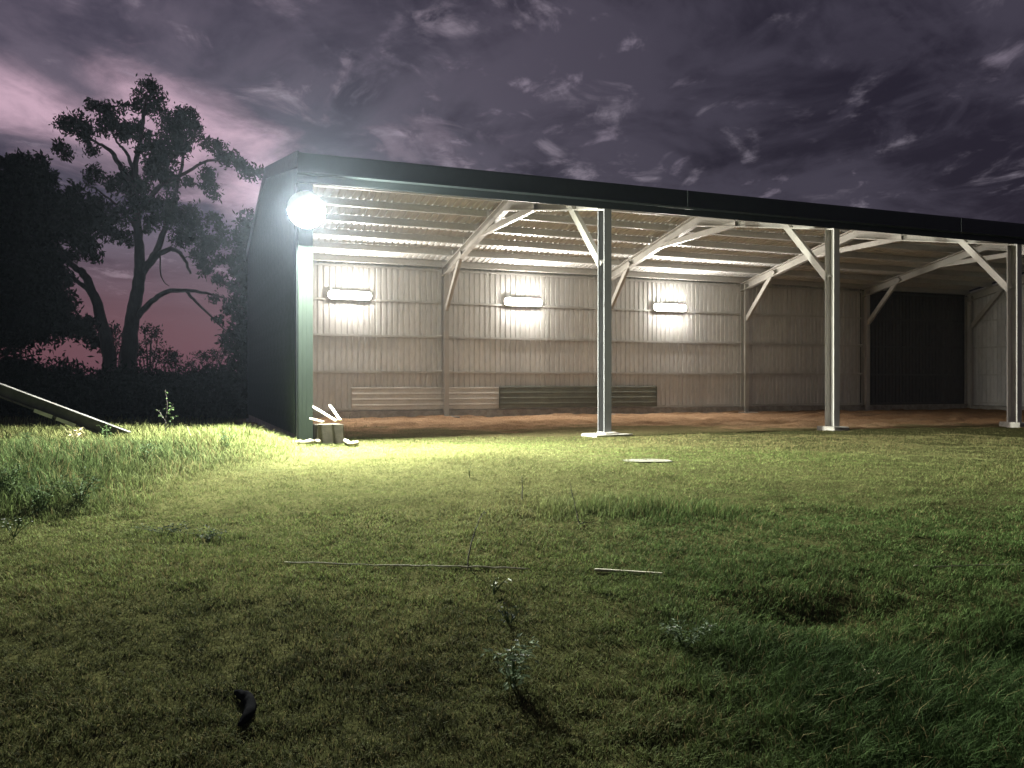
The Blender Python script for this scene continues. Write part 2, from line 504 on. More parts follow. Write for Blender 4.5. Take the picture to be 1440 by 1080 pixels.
# rafters in two halves, apex tie, knee braces
nrm_f = Vector((0, -math.sin(ang), math.cos(ang)))
bm = bmesh.new(); prism(bm, cprof(CW - .004, 0.30, 0.03), (0, 0.004, EAVE), (0, D / 2 - 0.002, EAVE + SL * (D / 2)), (1, 0, 0), (0, 0, 1))
raf_f = bmobj('rafter', bm, M['steel'], shed)
bm = bmesh.new(); prism(bm, cprof(CW - .004, 0.30, 0.03), (0, D - 0.004, EAVE), (0, D / 2 + 0.002, EAVE + SL * (D / 2)), (1, 0, 0), (0, 0, 1))
raf_b = bmobj('rafter', bm, M['steel'], shed)
bm = bmesh.new(); vt0, vt1 = 3.8, D - 3.8; prism(bm, cflip(0.10, 0.16, 0.02), (0, vt0, zr(vt0) + 0.01), (0, vt1, zr(vt1) + 0.01), (1, 0, 0), (0, 0, 1))
tie0 = bmobj('apex_tie', bm, M['steel'], shed)


def knee(front):
    bm = bmesh.new()
    a = Vector((0, 0.325, 3.51)); b_ = Vector((0, 1.95, zr(1.95) + 0.12))
    if not front: a.y = D - a.y; b_.y = D - b_.y
    d = (b_ - a).normalized(); q = Vector((0, -d.z, d.y)) * (1 if d.y > 0 else -1)
    prism(bm, cflip(0.10, 0.165, 0.02), a, b_, (1, 0, 0), q)
    return bmobj('knee_brace', bm, M['steel'], shed)


kf, kb = knee(True), knee(False)
for t in range(NB_ + 1):
    u = BAY * t + 0.002 + (0 if t else -0.10) - (CW + 0.02 if t == NB_ else 0)
    for o, off in ((raf_f, 0), (raf_b, 0), (tie0, 0.035), (kf, 0.036), (kb, 0.036)):
        q = o if t == 0 else again(o)
        q.location = (u + off, 0, 0)

# purlins on the rafters, girts on the columns, one length to each bay
bm = bmesh.new(); prism(bm, cprof(0.07, 0.20, 0.018, 0.004), (0.004, 0, 0), (BAY - 0.004, 0, 0), (0, 1, 0), (0, 0, 1))
pur0 = bmobj('purlin', bm, M['purlin'], shed); first = True
NPUR = 6
for s in (0, 1):
    for i in range(NPUR):
        v = 0.05 + (D / 2 - 0.25) * i / (NPUR - 1)
        for t in range(NB_):
            o = pur0 if first else again(pur0); first = False
            if s == 0: o.location = (BAY * t, v, zr(v) + 0.302); o.rotation_euler = (ang, 0, 0)
            else: o.location = (BAY * (t + 1), D - v, zr(v) + 0.302); o.rotation_euler = (ang, 0, math.pi)
GIRTS = (0.26, 1.46, 2.63, 3.78, 4.86)
bm = bmesh.new(); prism(bm, cprof(0.065, 0.05, 0.016, 0.004), (0.003, 0, 0), (BAY - 0.003, 0, 0), (0, 0, 1), (0, 1, 0))
gir0 = bmobj('girt', bm, M['purlin'], shed); first = True
for z in GIRTS:
    for t in range(NB_):
        o = gir0 if first else again(gir0); first = False
        o.location = (BAY * t, D + 0.002, z)
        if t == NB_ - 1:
            if z == GIRTS[0]: dark_girt = gir0.data.copy(); dark_girt.materials[0] = M['painted_shade']  # last bay girts take the same painted shade as the sheets
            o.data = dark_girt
bm = bmesh.new(); prism(bm, cprof(0.065, 0.05, 0.016, 0.004), (0.003, 0, 0), (D / 2 - 0.003, 0, 0), (0, 0, 1), (0, 1, 0))
gir1 = bmobj('girt', bm, M['purlin'], shed); first = True
for z in GIRTS[:4] + (5.0,):
    for h in (0, 1):
        o = gir1 if first else again(gir1); first = False
        o.location = (LEN + 0.002, D / 2 * (h + 1), z); o.rotation_euler = (0, 0, -math.pi / 2)
bm = bmesh.new(); prism(bm, cprof(0.065, 0.05, 0.016, 0.004), (0.003, 0, 0), (D / 2 - 0.003, 0, 0), (0, 0, 1), (0, 1, 0))
gir2 = bmobj('girt', bm, M['purlin'], shed); first = True
for z in GIRTS[:4] + (5.0,):
    for h in (0, 1):
        o = gir2 if first else again(gir2); first = False
        o.location = (-0.104, D / 2 * h, z); o.rotation_euler = (0, 0, math.pi / 2)


# ribbed sheets: two skins, pale inside and dark green outside
COVER = 0.75


def sheet(name, length, parent, top=None, mats=None, nrib=4, cover=COVER, rib=0.028):
    """x across, y along, z outward; top(x) gives the far end of a cut sheet"""
    pitch = cover / nrib; prof = []
    for k in range(nrib):
        x = k * pitch
        prof += [(x, 0), (x + pitch * .60, 0), (x + pitch * .68, rib), (x + pitch * .92, rib)]
    prof.append((cover, 0))
    bm = bmesh.new()
    for skin, dz_ in ((0, 0.0), (1, 0.003)):
        A = [bm.verts.new((x, 0, h + dz_)) for x, h in prof]
        B = [bm.verts.new((x, top(x) if top else length, h + dz_)) for x, h in prof]
        for i in range(len(prof) - 1):
            q = (A[i], A[i + 1], B[i + 1], B[i]) if skin else (A[i], B[i], B[i + 1], A[i + 1])
            f = bm.faces.new(q); f.material_index = skin
    return bmobj(name, bm, mats or [M['inner'], M['outer']], parent)


# back wall (outward = +v): x runs along -u so that z points out
NSH = int(LEN / COVER)
s0 = sheet('wall_sheet', 4.98, shed)
for i in range(NSH):
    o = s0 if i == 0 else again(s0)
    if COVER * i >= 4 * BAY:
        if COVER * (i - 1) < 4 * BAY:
            dark_mesh = s0.data.copy(); dark_mesh.materials[0] = M['painted_shade']  # inner skin coloured dark to stand for shade
        o.data = dark_mesh; o['label'] = 'wall sheet of the last bay with deep shade put into its dark colour'
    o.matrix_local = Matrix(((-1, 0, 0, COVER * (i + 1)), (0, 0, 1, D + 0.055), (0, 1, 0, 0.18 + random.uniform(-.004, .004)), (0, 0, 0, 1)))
# end walls
NEND = 16; ce_ = (D + 0.065) / NEND
for side_, uo in ((-1, -0.168), (1, LEN + 0.055)):
    for i in range(NEND):
        if side_ < 0: v0 = D + 0.055 - ce_ * i; vv = lambda x: v0 - x
        else: v0 = -0.01 + ce_ * i; vv = lambda x: v0 + x
        o = sheet('wall_sheet', 0, shed, top=lambda x: zr(min(max(vv(x), 0), D)) + 0.44 - 0.18, cover=ce_)
        if side_ < 0: o.matrix_local = Matrix(((0, 0, -1, uo), (-1, 0, 0, v0), (0, 1, 0, 0.18), (0, 0, 0, 1)))
        else: o.matrix_local = Matrix(((0, 0, 1, uo), (1, 0, 0, v0), (0, 1, 0, 0.18), (0, 0, 0, 1)))
# roof
r0 = sheet('roof_sheet', SLEN, shed, mats=[M['roof_in'], M['outer']]); first = True
for s in (0, 1):
    for i in range(NSH):
        o = r0 if first else again(r0); first = False
        zz = EAVE + 0.302 + 0.206 - 0.18 * SL
        if s == 0: o.location = (COVER * i, -0.18, zz); o.rotation_euler = (ang, 0, 0)
        else: o.location = (COVER * (i + 1), D + 0.18, zz); o.rotation_euler = (ang, 0, math.pi)
# ridge capping
bm = bmesh.new()
zt = zr(D / 2) + 0.302 + 0.20 + 0.045
prism(bm, [(-0.22, -0.22 * SL), (0, 0), (0.22, -0.22 * SL), (0.22, -0.22 * SL + 0.012), (0, 0.014), (-0.22, -0.22 * SL + 0.012)], (-0.2, D / 2, zt), (LEN + 0.18, D / 2, zt), (0, 1, 0), (0, 0, 1))
bmobj('ridge_cap', bm, M['fascia'], shed)
# front trim: gutter above, fascia strip below, in lengths with visible joints
lens = [(-0.21, 7.9), (7.9, 15.8), (15.8, 23.7), (23.7, LEN + 0.2)]
for a_, b_ in lens:
    bm = bmesh.new()
    prism(bm, [(0, 0), (-0.15, 0.0), (-0.165, 0.02), (-0.165, 0.30), (-0.15, 0.335), (-0.172, 0.35), (-0.185, 0.34), (-0.19, 0.30), (-0.19, 0.012), (-0.20, 0.004), (-0.20, -0.012), (0, -0.012)],
          (a_ + 0.003, -0.02, 4.86), (b_ - 0.003, -0.02, 4.86), (0, 1, 0), (0, 0, 1))
    bmobj('gutter', bm, M['fascia'], shed)
    bm = bmesh.new(); box(bm, a_ + 0.003, b_ - 0.003, -0.05, -0.012, 4.71, 4.846, 0.004)
    bmobj('fascia', bm, M['fascia'], shed)
for u in (7.9, 15.8, 23.7):
    bm = bmesh.new(); box(bm, u - 0.03, u + 0.03, -0.225, -0.205, 4.85, 5.20, 0.004)
    bmobj('gutter_joint', bm, M['fascia'], shed)
# barge boards on both gable ends
for uo in (-0.215, LEN + 0.185):
    for s in (0, 1):
        bm = bmesh.new(); z0 = EAVE + 0.30
        ya, yb = (-0.2, D / 2) if s == 0 else (D + 0.2, D / 2)
        za = z0 - 0.2 * SL; zb = z0 + SL * D / 2
        prism(bm, [(0, 0), (0.03, 0), (0.03, 0.29), (0, 0.29)], (uo, ya, za), (uo, yb + (-.001 if s == 0 else .001), zb), (1, 0, 0), (0, 0, 1))
        bmobj('barge_board', bm, M['fascia'], shed)
# corner flashings
for (u0_, u1_, v0_, v1_) in ((-0.205, -0.172, -0.012, 0.16), (LEN + 0.06, LEN + 0.2, -0.012, 0.16)):
    bm = bmesh.new(); box(bm, u0_, u1_, v0_, v1_, 0.0, 4.70, 0.003); bmobj('corner_flashing', bm, M['fascia'], shed)
bm = bmesh.new(); box(bm, -0.175, 0.085, -0.035, -0.004, 0.0, 4.70, 0.006)
for xx in (-0.10, -0.03, 0.035): box(bm, xx, xx + 0.006, -0.039, -0.034, 0.01, 4.69)
fl = bmobj('corner_flashing', bm, M['corner'], shed); fl['label'] = 'mid green front corner flashing below the floodlight'
# concrete: pads under the columns, low wall under the back sheets
def pad(u0_, u1_, v0_, v1_, h):
    bm = bmesh.new(); box(bm, u0_, u1_, v0_, v1_, -0.25, h, 0.02, 0.012); bmobj('concrete_footing', bm, M['concrete'], shed)
for t in range(NB_ + 1):
    u = BAY * t
    if t == 1: pad(u - 0.30, u + 0.56, -0.20, 0.46, 0.07); pad(u - 0.08, u + 0.22, -0.16, 0.2, 0.11)
    elif t: pad(u - 0.13, u + 0.30, -0.16, 0.42, 0.11)
    pad(u - 0.24, u + 0.44, D - 0.62, D - 0.06, 0.035)
for t in range(NB_):
    bm = bmesh.new(); box(bm, BAY * t + 0.004, BAY * (t + 1) - 0.004, D - 0.05, D + 0.24, -0.3, 0.235 + random.uniform(-.006, .006), 0.01, 0.003)
    bmobj('low_concrete_wall', bm, M['concrete'], shed)
for uo in (-0.163, LEN - 0.1):
    bm = bmesh.new(); box(bm, uo, uo + 0.14, 0.2, D - 0.06, -0.3, 0.17, 0.01, 0.003); bmobj('low_concrete_wall', bm, M['concrete'], shed)
# cleats that hold the girts
bm = bmesh.new(); box(bm, -0.17, -0.004, -0.06, 0.0, 0, 0.03); cl = bmobj('girt_cleat', bm, M['petal'], shed); first = True
for t in range(1, NB_):
    for z in GIRTS[1:3]:
        for du in (0.0, CW + 0.17 + 0.006):
            o = cl if first else again(cl); first = False
            o.location = (BAY * t + du, D - 0.02, z + 0.068)

# ------------------------------------------------------------------ lamps
names = ['long warm wall light on the back wall beside the lamp-lit green corner post',
         'long warm wall light in the middle of the row of three on the back wall',
         'long warm wall light on the back wall farthest from the green corner post']
def back_u(px):
    k = (px - 720) / F
    # x = k*y along the back wall line v = D
    b0 = P0 + V * D
    return (k * b0.y - b0.x) / (U.x - k * U.y)
proto = None
for px, nm in zip((491, 734, 940), names):
    u = back_u(px)
    p = W(u, D - 0.0, 3.93)
    r = thing('wall_light', nm, 'light', p, ANG, 'lights along the shed back wall')
    if proto is None:
        def capsule(a, b, y, n=8):
            o = []
            for k in range(2 * n):
                th = math.pi * (k + 0.5) / n
                o.append(Vector(((a - b) * (1 if math.cos(th) > 0 else -1) + b * math.cos(th), y, b * math.sin(th))))
            return o
        def loft(bm, loops, cap0=True, cap1=True):
            L_ = [[bm.verts.new(p_) for p_ in lp] for lp in loops]
            for A, B in zip(L_, L_[1:]):
                for k in range(len(A)): bm.faces.new((A[k], A[(k + 1) % len(A)], B[(k + 1) % len(B)], B[k]))
            if cap0: bm.faces.new(L_[0])
            if cap1: bm.faces.new(L_[-1][::-1])
            bmesh.ops.recalc_face_normals(bm, faces=bm.faces)
        bm = bmesh.new()
        loft(bm, [capsule(0.66, 0.105, -0.05), capsule(0.685, 0.122, -0.08), capsule(0.692, 0.131, -0.122), capsule(0.690, 0.128, -0.123), capsule(0.69, 0.128, -0.116)])
        box(bm, -0.45, -0.40, -0.055, 0.053, -0.02, 0.02); box(bm, 0.40, 0.45, -0.055, 0.053, -0.02, 0.02)
        hs = bmobj('housing', bm, M['housing'], r)
        bm = bmesh.new()
        loft(bm, [capsule(0.685, 0.124, -0.121), capsule(0.685, 0.124, -0.130), capsule(0.675, 0.114, -0.148), capsule(0.65, 0.088, -0.162), capsule(0.61, 0.045, -0.168)])
        df = bmobj('diffuser', bm, M['batten_glow'], r)
        proto = (hs, df)
    else:
        for q in proto:
            c = again(q); c.parent = r

fp = W(-0.045, -0.185, (540 - 294) / F * 15.0 + CAMZ - PAD)
fl = thing('flood_light', 'dazzling round white floodlight at the top of the green corner post', 'floodlight', fp, ANG)
aim = Vector((0.25, -0.45, -0.86)).normalized()
qa = aim.to_track_quat('Z', 'Y').to_matrix()
qd = Vector((0, -1, 0)).to_track_quat('Z', 'Y').to_matrix()
def turned(bm, prof, seg=32, qa=qa):
    """turn a profile of (radius, distance along the aim) about the lamp's axis"""
    rings = [[bm.verts.new(qa @ Vector((r_ * math.cos(2 * math.pi * k / seg), r_ * math.sin(2 * math.pi * k / seg), h_))) for k in range(seg)] if r_ > 1e-6 else [bm.verts.new(qa @ Vector((0, 0, h_)))] for r_, h_ in prof]
    for A, B in zip(rings, rings[1:]):
        for k in range(seg):
            q = [A[k % len(A)], A[(k + 1) % seg % len(A)], B[(k + 1) % seg % len(B)], B[k % len(B)]]
            q = list(dict.fromkeys(q))
            if len(q) > 2: bm.faces.new(q)
    bmesh.ops.recalc_face_normals(bm, faces=bm.faces)
    return bm
RL = 0.13; HA = R(55); RS = RL / math.sin(HA)
dome = [(RS * math.sin(a), RS * (math.cos(a) - math.cos(HA))) for a in np.linspace(HA, 0, 9)]
dome[-1] = (0.0, dome[-1][1])
bmobj('lens', turned(bmesh.new(), dome), M['flood_glow'], fl, True)
bmobj('lamp_holder', turned(bmesh.new(), [(RL + 0.003, 0.006), (RL + 0.012, 0.006), (RL + 0.012, -0.012), (0.08, -0.05), (0, -0.055)]), M['housing'], fl, True)
bmobj('added_dish', turned(bmesh.new(), [(0, -0.135), (0.26, -0.12), (0.325, -0.035), (0.335, -0.035), (0.337, -0.05), (0.28, -0.138), (0, -0.148)], 40, qd), M['housing'], fl, True)  # dish added to block spill into the shed and widen the bright disc

# ------------------------------------------------------------------ sheets that lean on the back wall
def leaner(name, px0, px1, z0, h, mats, label, off):
    u0_, u1_ = back_u(px0), back_u(px1)
    r = thing(name, label, 'metal sheet', W(u0_, D - 0.05 + off, z0), ANG)
    ln = u1_ - u0_
    pitch = h / 4
    bm = bmesh.new(); prof = []
    for k in range(4):
        y = k * pitch; prof += [(y, 0), (y + pitch * .62, 0), (y + pitch * .70, -.012), (y + pitch * .90, -.012)]
    prof.append((h, 0))
    for skin in (0, 0.004):
        A = [bm.verts.new((0, -skin + b_ + a_ * 0.06, a_)) for a_, b_ in prof]; B = [bm.verts.new((ln, -skin + b_ + a_ * 0.06, a_)) for a_, b_ in prof]
        for i in range(len(prof) - 1): bm.faces.new((A[i], A[i + 1], B[i + 1], B[i]))
    bmobj('ribbed_panel', bm, mats, r)
    bm = bmesh.new(); box(bm, -0.008, 0, -0.035, 0.05, 0, h * 0.99); box(bm, ln, ln + .008, -0.035, 0.05, 0, h * .99); bmobj('folded_edge', bm, mats, r)
    return r
leaner('metal_sheet', 494, 703, 0.26, 0.74, M['palesheet'], 'pale ribbed metal sheet leaning lengthwise against the shed back wall', 0.015)
leaner('metal_sheet', 701, 921, 0.28, 0.74, M['greensheet'], 'dark olive ribbed metal sheet leaning lengthwise against the shed back wall', -0.06)

# ------------------------------------------------------------------ things at the green corner post
p = W(0.36, 0.17); bz = G(p.x, p.y)
r = bmesh.new(); box(r, -0.25, 0.25, -0.2, 0.2, -0.06, 0.37, 0.012, 0.004)
o = bmobj('concrete_block', r, M['block']); o.location = (p.x, p.y, bz); o.rotation_euler = (0, 0, ANG + 0.22)
tag(o, 'brown grey concrete block behind the green corner post', 'block')


def plank(name, a, b_, wd, th, mat, label, cat, group=None, side=(0, 1, 0)):
    a, b_ = Vector(a), Vector(b_); d = (b_ - a).normalized()
    s = Vector(side); s = (s - d * s.dot(d)).normalized(); q = d.cross(s)
    bm = bmesh.new(); prism(bm, [(-wd / 2, -th / 2), (wd / 2, -th / 2), (wd / 2, th / 2), (-wd / 2, th / 2)], (0, 0, 0), b_ - a, s, q)
    bmesh.ops.bevel(bm, geom=list(bm.edges), offset=0.004, segments=1, affect='EDGES')
    o = bmobj(name, bm, mat); o.location = a
    return tag(o, label, cat, group)


plank('timber_offcut', at(473, 592, 15.05), at(436, 569.5, 15.25), 0.06, 0.035, M['timber'], 'white timber offcut rising from the block towards the corner post', 'timber', 'white timber on the block')
plank('timber_offcut', at(478.5, 591, 15.12), at(464, 570, 15.3), 0.065, 0.035, M['timber'], 'steepest white timber offcut standing on the right end of the block', 'timber', 'white timber on the block')
plank('timber_offcut', at(455, 593.5, 14.95), at(436, 588.5, 15.05), 0.055, 0.03, M['timber'], 'short white timber offcut lying low on the block beside the post', 'timber', 'white timber on the block')
# bleached branch on the grass
pts = []
for px, py in ((417, 627), (436, 626.5), (455, 625.5), (470, 624.5), (482, 624), (490, 627.5), (496, 629), (502, 626.5)):
    q = on_ground(px, py); pts.append((q.x, q.y, q.z + 0.06))
bm = bmesh.new(); tube(bm, wander(pts, 4, 0.010), [0.03 + 0.02 * math.sin(i * 1.9) ** 2 for i in range(4 * 7 + 1)], 7)
tag(bmobj('branch', bm, M['branch'], smooth=True), 'bleached crooked branch on the bright grass at the foot of the corner post', 'branch')

# concrete slab let into the lawn
q = on_ground(910, 648)
bm = bmesh.new(); outl = [(-.34, -.16), (-.1, -.19), (.2, -.17), (.35, -.10), (.33, .1), (.12, .2), (-.15, .17), (-.36, .05)]
prism(bm, outl, (0, 0, -0.1), (0, 0, 0.006), (1, 0, 0), (0, 1, 0))
o = bmobj('concrete_slab', bm, M['slab']); o.location = q; o.rotation_euler = (0.02, 0.01, 0.1)
tag(o, 'small pale concrete slab let into the lawn near the shed post', 'slab')

# ------------------------------------------------------------------ sloping steel beam by the bank
a_ = at(178, 616, 13.3); b_ = at(-120, 505, 13.0); d = b_ - a_
r = thing('steel_beam', 'weathered steel beam sloping up from the grassed bank out of sight', 'beam', a_)
dn = d.normalized(); q = Vector((0, 1, 0)); q = (q - dn * q.dot(dn)).normalized(); up = dn.cross(q)
if up.z < 0: up = -up
bm = bmesh.new()
prism(bm, cprof(0.10, 0.20, 0.02, 0.010), -up * 0.10, d - up * 0.10, q, up)
bmobj('channel', bm, M['beam'], r)
for f0, f1 in ((0.235, 0.325), (0.345, 0.43)):
    bm = bmesh.new(); prism(bm, [(-0.012, 0), (0.0, 0), (0.0, 0.055), (-0.012, 0.055)], d * f0 - up * 0.125, d * f1 - up * 0.125, q, up)
    bmobj('pale_plate', bm, M['plate'], r)
bm = bmesh.new(); e = d * 0.97; box(bm, e.x - 0.06, e.x + 0.06, -0.06, 0.06, G(b_.x, b_.y) - a_.z - 0.1, e.z - 0.08); bmobj('support_post', bm, M['beam'], r)


# ------------------------------------------------------------------ foliage
def leaves(name, blobs, per, size, mat, parent=None, droop=0.6, seed=1, shell=0.45):
    """blobs: (x, y, z, rx, ry, rz, weight). Leaf-sized rhombs, gathered in sprays inside each blob."""
    g_ = np.random.default_rng(seed); P = []
    for (x, y, z, rx, ry, rz, wt) in blobs:
        nsp = max(4, int(per * wt / 22))
        d_ = g_.normal(size=(nsp, 3)); d_ /= np.linalg.norm(d_, axis=1)[:, None]
        rr = (shell + (1 - shell) * g_.random(nsp)) ** 0.8 * (0.86 + 0.26 * g_.random(nsp))
        c = np.array([x, y, z]) + d_ * rr[:, None] * np.array([rx, ry, rz])
        k = 22
        off = g_.normal(size=(nsp, k, 3)) * np.array([.9, .9, .75]) * (0.14 * (rx + rz) / 2 + 0.10)
        P.append((c[:, None, :] + off).reshape(-1, 3))
    P = np.concatenate(P); n_ = len(P)
    ax = g_.normal(size=(n_, 3)); ax[:, 2] = -np.abs(ax[:, 2]) * (0.4 + droop * 1.6); ax /= np.linalg.norm(ax, axis=1)[:, None]
    sd = np.cross(ax, g_.normal(size=(n_, 3))); sd /= np.linalg.norm(sd, axis=1)[:, None]
    L_ = size * (0.6 + 0.8 * g_.random(n_))[:, None]; Wd = L_ * 0.19
    a0 = P - ax * L_ * .5; a1 = P + sd * Wd; a2 = P + ax * L_ * .5; a3 = P - sd * Wd
    v = np.stack([a0, a1, a2, a3], 1).reshape(-1, 3)
    f = np.arange(n_ * 4).reshape(-1, 4)
    return npmesh(name, v, f, mat, parent)


def crownblobs(lst, Y, spread, cx, cy, s, seed, squash=1.0, rs=1.0):
    """crown clumps read off the photograph, each given a place in depth of its own"""
    g_ = random.Random(seed); out = []
    for (bx, by, br) in lst:
        yy = Y + g_.uniform(-spread, spread)
        p = at(bx / s + cx, by / s + cy, yy); r_ = br / s / F * yy * rs
        out.append((p.x, p.y, p.z, r_, r_ * 1.15, r_ * squash, (br / 60.0) ** 2))
    return out


def tree(name, label, base, limbs, blobs, per, size, mat, seed, group='trees beyond the shed'):
    r = thing(name, label, 'tree', base, 0, group)
    bm = bmesh.new()
    for pts, r0_, r1_ in limbs:
        pw = wander([Vector(q) - Vector(base) for q in pts], 6, min(0.05, r1_ * 0.6))
        tube(bm, pw, [r0_ + (r1_ - r0_) * (i / (len(pw) - 1)) ** 0.8 for i in range(len(pw))], 8)
    bmobj('trunk', bm, M['bark'], r, True)
    B = [(x - base[0], y - base[1], z - base[2], a, b, c, w_) for x, y, z, a, b, c, w_ in blobs]
    cr = leaves('crown', B, per, size, mat, r, seed=seed)
    return r


YT = 38.0
def T(px, py, dy=0.0): return at(px, py, YT + dy)
crown = [(745,110,50),(715,165,50),(795,150,42),(780,220,66),(700,205,40),(870,285,70),(945,265,62),(940,330,75),(885,370,85),(990,315,36),
 (375,310,78),(325,300,42),(430,345,50),(440,395,34),(465,445,36),(325,440,50),(300,415,28),(460,205,28),(520,215,48),(565,250,45),(612,225,34),(540,310,66),(612,335,60),(680,325,45),(655,370,45),
 (740,425,58),(825,430,66),(760,505,58),(850,520,75),(795,565,64),(865,600,50),(740,370,40),(920,430,52),(700,300,30),
 (640,545,42),(600,595,56),(550,610,40),(485,550,50),(445,600,34),(640,625,58),(1040,390,42),(1110,440,52),(1165,480,52),(1215,520,44),(1260,550,44),(1310,560,34),(1040,555,50),(1060,620,44),(940,590,34),(1080,665,34),
 (700,700,70),(600,765,70),(800,720,66),(880,780,75),(960,765,66),(1000,850,75),(920,880,60),(560,850,62),(640,885,50),(760,815,50),(1080,800,50),(1130,880,56),(1060,930,55),(1010,960,50),(480,700,60),(500,800,60),(860,690,45),(720,620,55),
 (1100,985,34),(1165,1010,34),(1040,1030,50),(1110,1090,36),(1170,1130,32),(1090,1180,30),(1150,1230,34),(1200,1290,26),(1120,1290,24),(1190,1060,26)]
tb_ = T(183, 545); tb_.z = G(tb_.x, tb_.y)
limbs = [([tb_, T(181, 500), T(187, 440), T(196, 390), T(195, 345), T(192, 290), T(190, 240), T(200, 180), T(206, 130)], 0.42, 0.05),
         ([T(196, 390), T(206, 375), T(222, 358), T(243, 350), T(258, 362), T(268, 385)], 0.22, 0.05),
         ([T(206, 375), T(222, 350), T(235, 310), T(250, 260), T(262, 190)], 0.2, 0.05),
         ([T(192, 446), T(210, 427), T(236, 410), T(262, 409), T(290, 412), T(318, 420)], 0.17, 0.04),
         ([T(262, 409), T(275, 424), T(300, 448), T(322, 470)], 0.08, 0.03),
         ([T(191, 265), T(170, 235), T(155, 212), T(135, 200), T(105, 180)], 0.16, 0.04),
         ([T(190, 245), T(178, 215), T(165, 200), T(150, 170)], 0.1, 0.03),
         ([T(193, 300), T(225, 262), T(258, 245), T(300, 225), T(350, 240)], 0.15, 0.03),
         ([T(193, 320), T(160, 285), T(130, 262)], 0.1, 0.03), ([T(225, 358), T(226, 385), T(232, 398), T(238, 402)], 0.04, 0.015)]
tree('gum_tree', 'tall gum tree with forked trunk and ragged open crown against the pink sky', tb_, limbs,
     crownblobs(crown, YT, 2.2, 0, 90, 3.6, 5, rs=0.80), 430, 0.21, M['gum_leaf'], 21)

# dark tree at the left edge with a leaning trunk
YL = 33.0
crown = [(60,500,36),(100,490,44),(180,490,46),(200,565,66),(245,605,44),(80,600,95),(30,545,55),(150,680,115),(60,760,115),(250,720,75),(345,700,70),(380,640,44),(300,820,95),(150,880,120),(400,850,85),(450,770,70),(440,950,50),(200,980,100),(80,1000,120),(320,985,60),
 (30,640,80),(0,880,120),(0,1100,130),(120,1120,120),(230,1080,90),(320,1090,50),(40,1220,130),(180,1220,110),(290,1210,80),(120,1330,130),(260,1320,100),(380,1330,70),(0,1350,130),(350,1240,45),(430,1330,50),(-120,700,110),(-150,900,140),(-160,1150,150),(-100,1320,150),(470,1390,50)]
tl = at(157, 548, YL); tl.z = G(tl.x, tl.y)
def TL(px, py): return at(px, py, YL)
limbs = [([tl, TL(152, 490), TL(143, 455), TL(132, 415), TL(118, 385), TL(100, 372), TL(70, 330), TL(45, 270)], 0.30, 0.06),
         ([TL(130, 412), TL(112, 398), TL(98, 386), TL(80, 380)], 0.12, 0.04), ([TL(45, 300), TL(30, 250), TL(20, 235)], 0.08, 0.03), ([TL(70, 330), TL(60, 280), TL(48, 250)], 0.08, 0.03)]
tree('gum_tree', 'dense dark gum tree with a thin leaning trunk left of the forked gum', tl, limbs,
     crownblobs(crown, YL, 2.0, 0, 90, 3.6, 8, rs=0.9), 480, 0.24, M['dark_leaf'], 22)

# bushy tree close behind the shed end
YS = 31.0
crown = [(1265,800,55),(1240,880,60),(1280,960,70),(1230,1010,60),(1290,1080,75),(1240,1130,60),(1225,1230,60),(1290,1200,80),(1240,1330,70),(1190,1400,70),(1280,1400,90),(1220,1490,70),(1290,1300,80),(1310,860,60),(1330,1000,80)]
ts = at(346, 548, YS); ts.z = G(ts.x, ts.y)
limbs = [([ts, at(345, 470, YS), at(349, 400, YS), at(352, 330, YS)], 0.16, 0.04), ([at(345, 470, YS), at(340, 430, YS), at(336, 380, YS)], 0.07, 0.03)]
tree('tree', 'narrow bushy tree against the far end of the dark shed wall', ts, limbs,
     crownblobs(crown, YS, 1.0, 0, 90, 3.6, 9), 420, 0.2, M['dark_leaf'], 23)

# shrubs seen against the dusk sky
def shrub(name, label, base_px, Yd, blobs_, seed, per=300):
    b0 = at(base_px, 545, Yd); b0.z = G(b0.x, b0.y)
    r = thing(name, label, 'shrub', b0, 0, 'shrubs under the gum trees')
    bm = bmesh.new()
    B = crownblobs(blobs_, Yd, 0.6, 0, 360, 3.6, seed)
    for x, y, z, *_ in B:
        tube(bm, wander([(0, 0, 0), ((x - b0.x) * .4, (y - b0.y) * .4, (z - b0.z) * .6), (x - b0.x, y - b0.y, z - b0.z)], 3, 0.02), [0.05, 0.045, 0.04, 0.035, 0.03, 0.025, 0.015], 5)
    bmobj('stem', bm, M['bark'], r)
    leaves('foliage', [(x - b0.x, y - b0.y, z - b0.z, a, b, c, w_) for x, y, z, a, b, c, w_ in B], per, 0.17, M['dark_leaf'], r, seed=seed, shell=0.3)
shrub('shrub', 'loose round topped shrub just right of the forked gum trunk', 210, 44, [(735,390,36),(770,370,30),(800,410,36),(760,430,30),(700,440,34),(820,470,34),(740,500,40),(800,520,45),(690,500,34),(850,520,40)], 31)
shrub('shrub', 'small dark shrub between the two gum trunks', 162, 43, [(565,350,26),(585,385,26),(560,400,28),(575,440,30),(540,470,36),(570,500,40),(620,410,18)], 32)
shrub('shrub', 'low rounded shrub on the dusk skyline left of the sparse shrub', 250, 52, [(880,510,36),(915,520,36),(850,530,34),(945,545,30),(890,550,40)], 33)
shrub('shrub', 'sparse twiggy shrub on the dusk skyline nearest the shed', 298, 46, [(1010,520,34),(1045,500,22),(1080,500,26),(1120,490,30),(1150,470,20),(1100,530,36),(1050,545,36),(1160,530,34),(1140,430,12)], 34, 200)
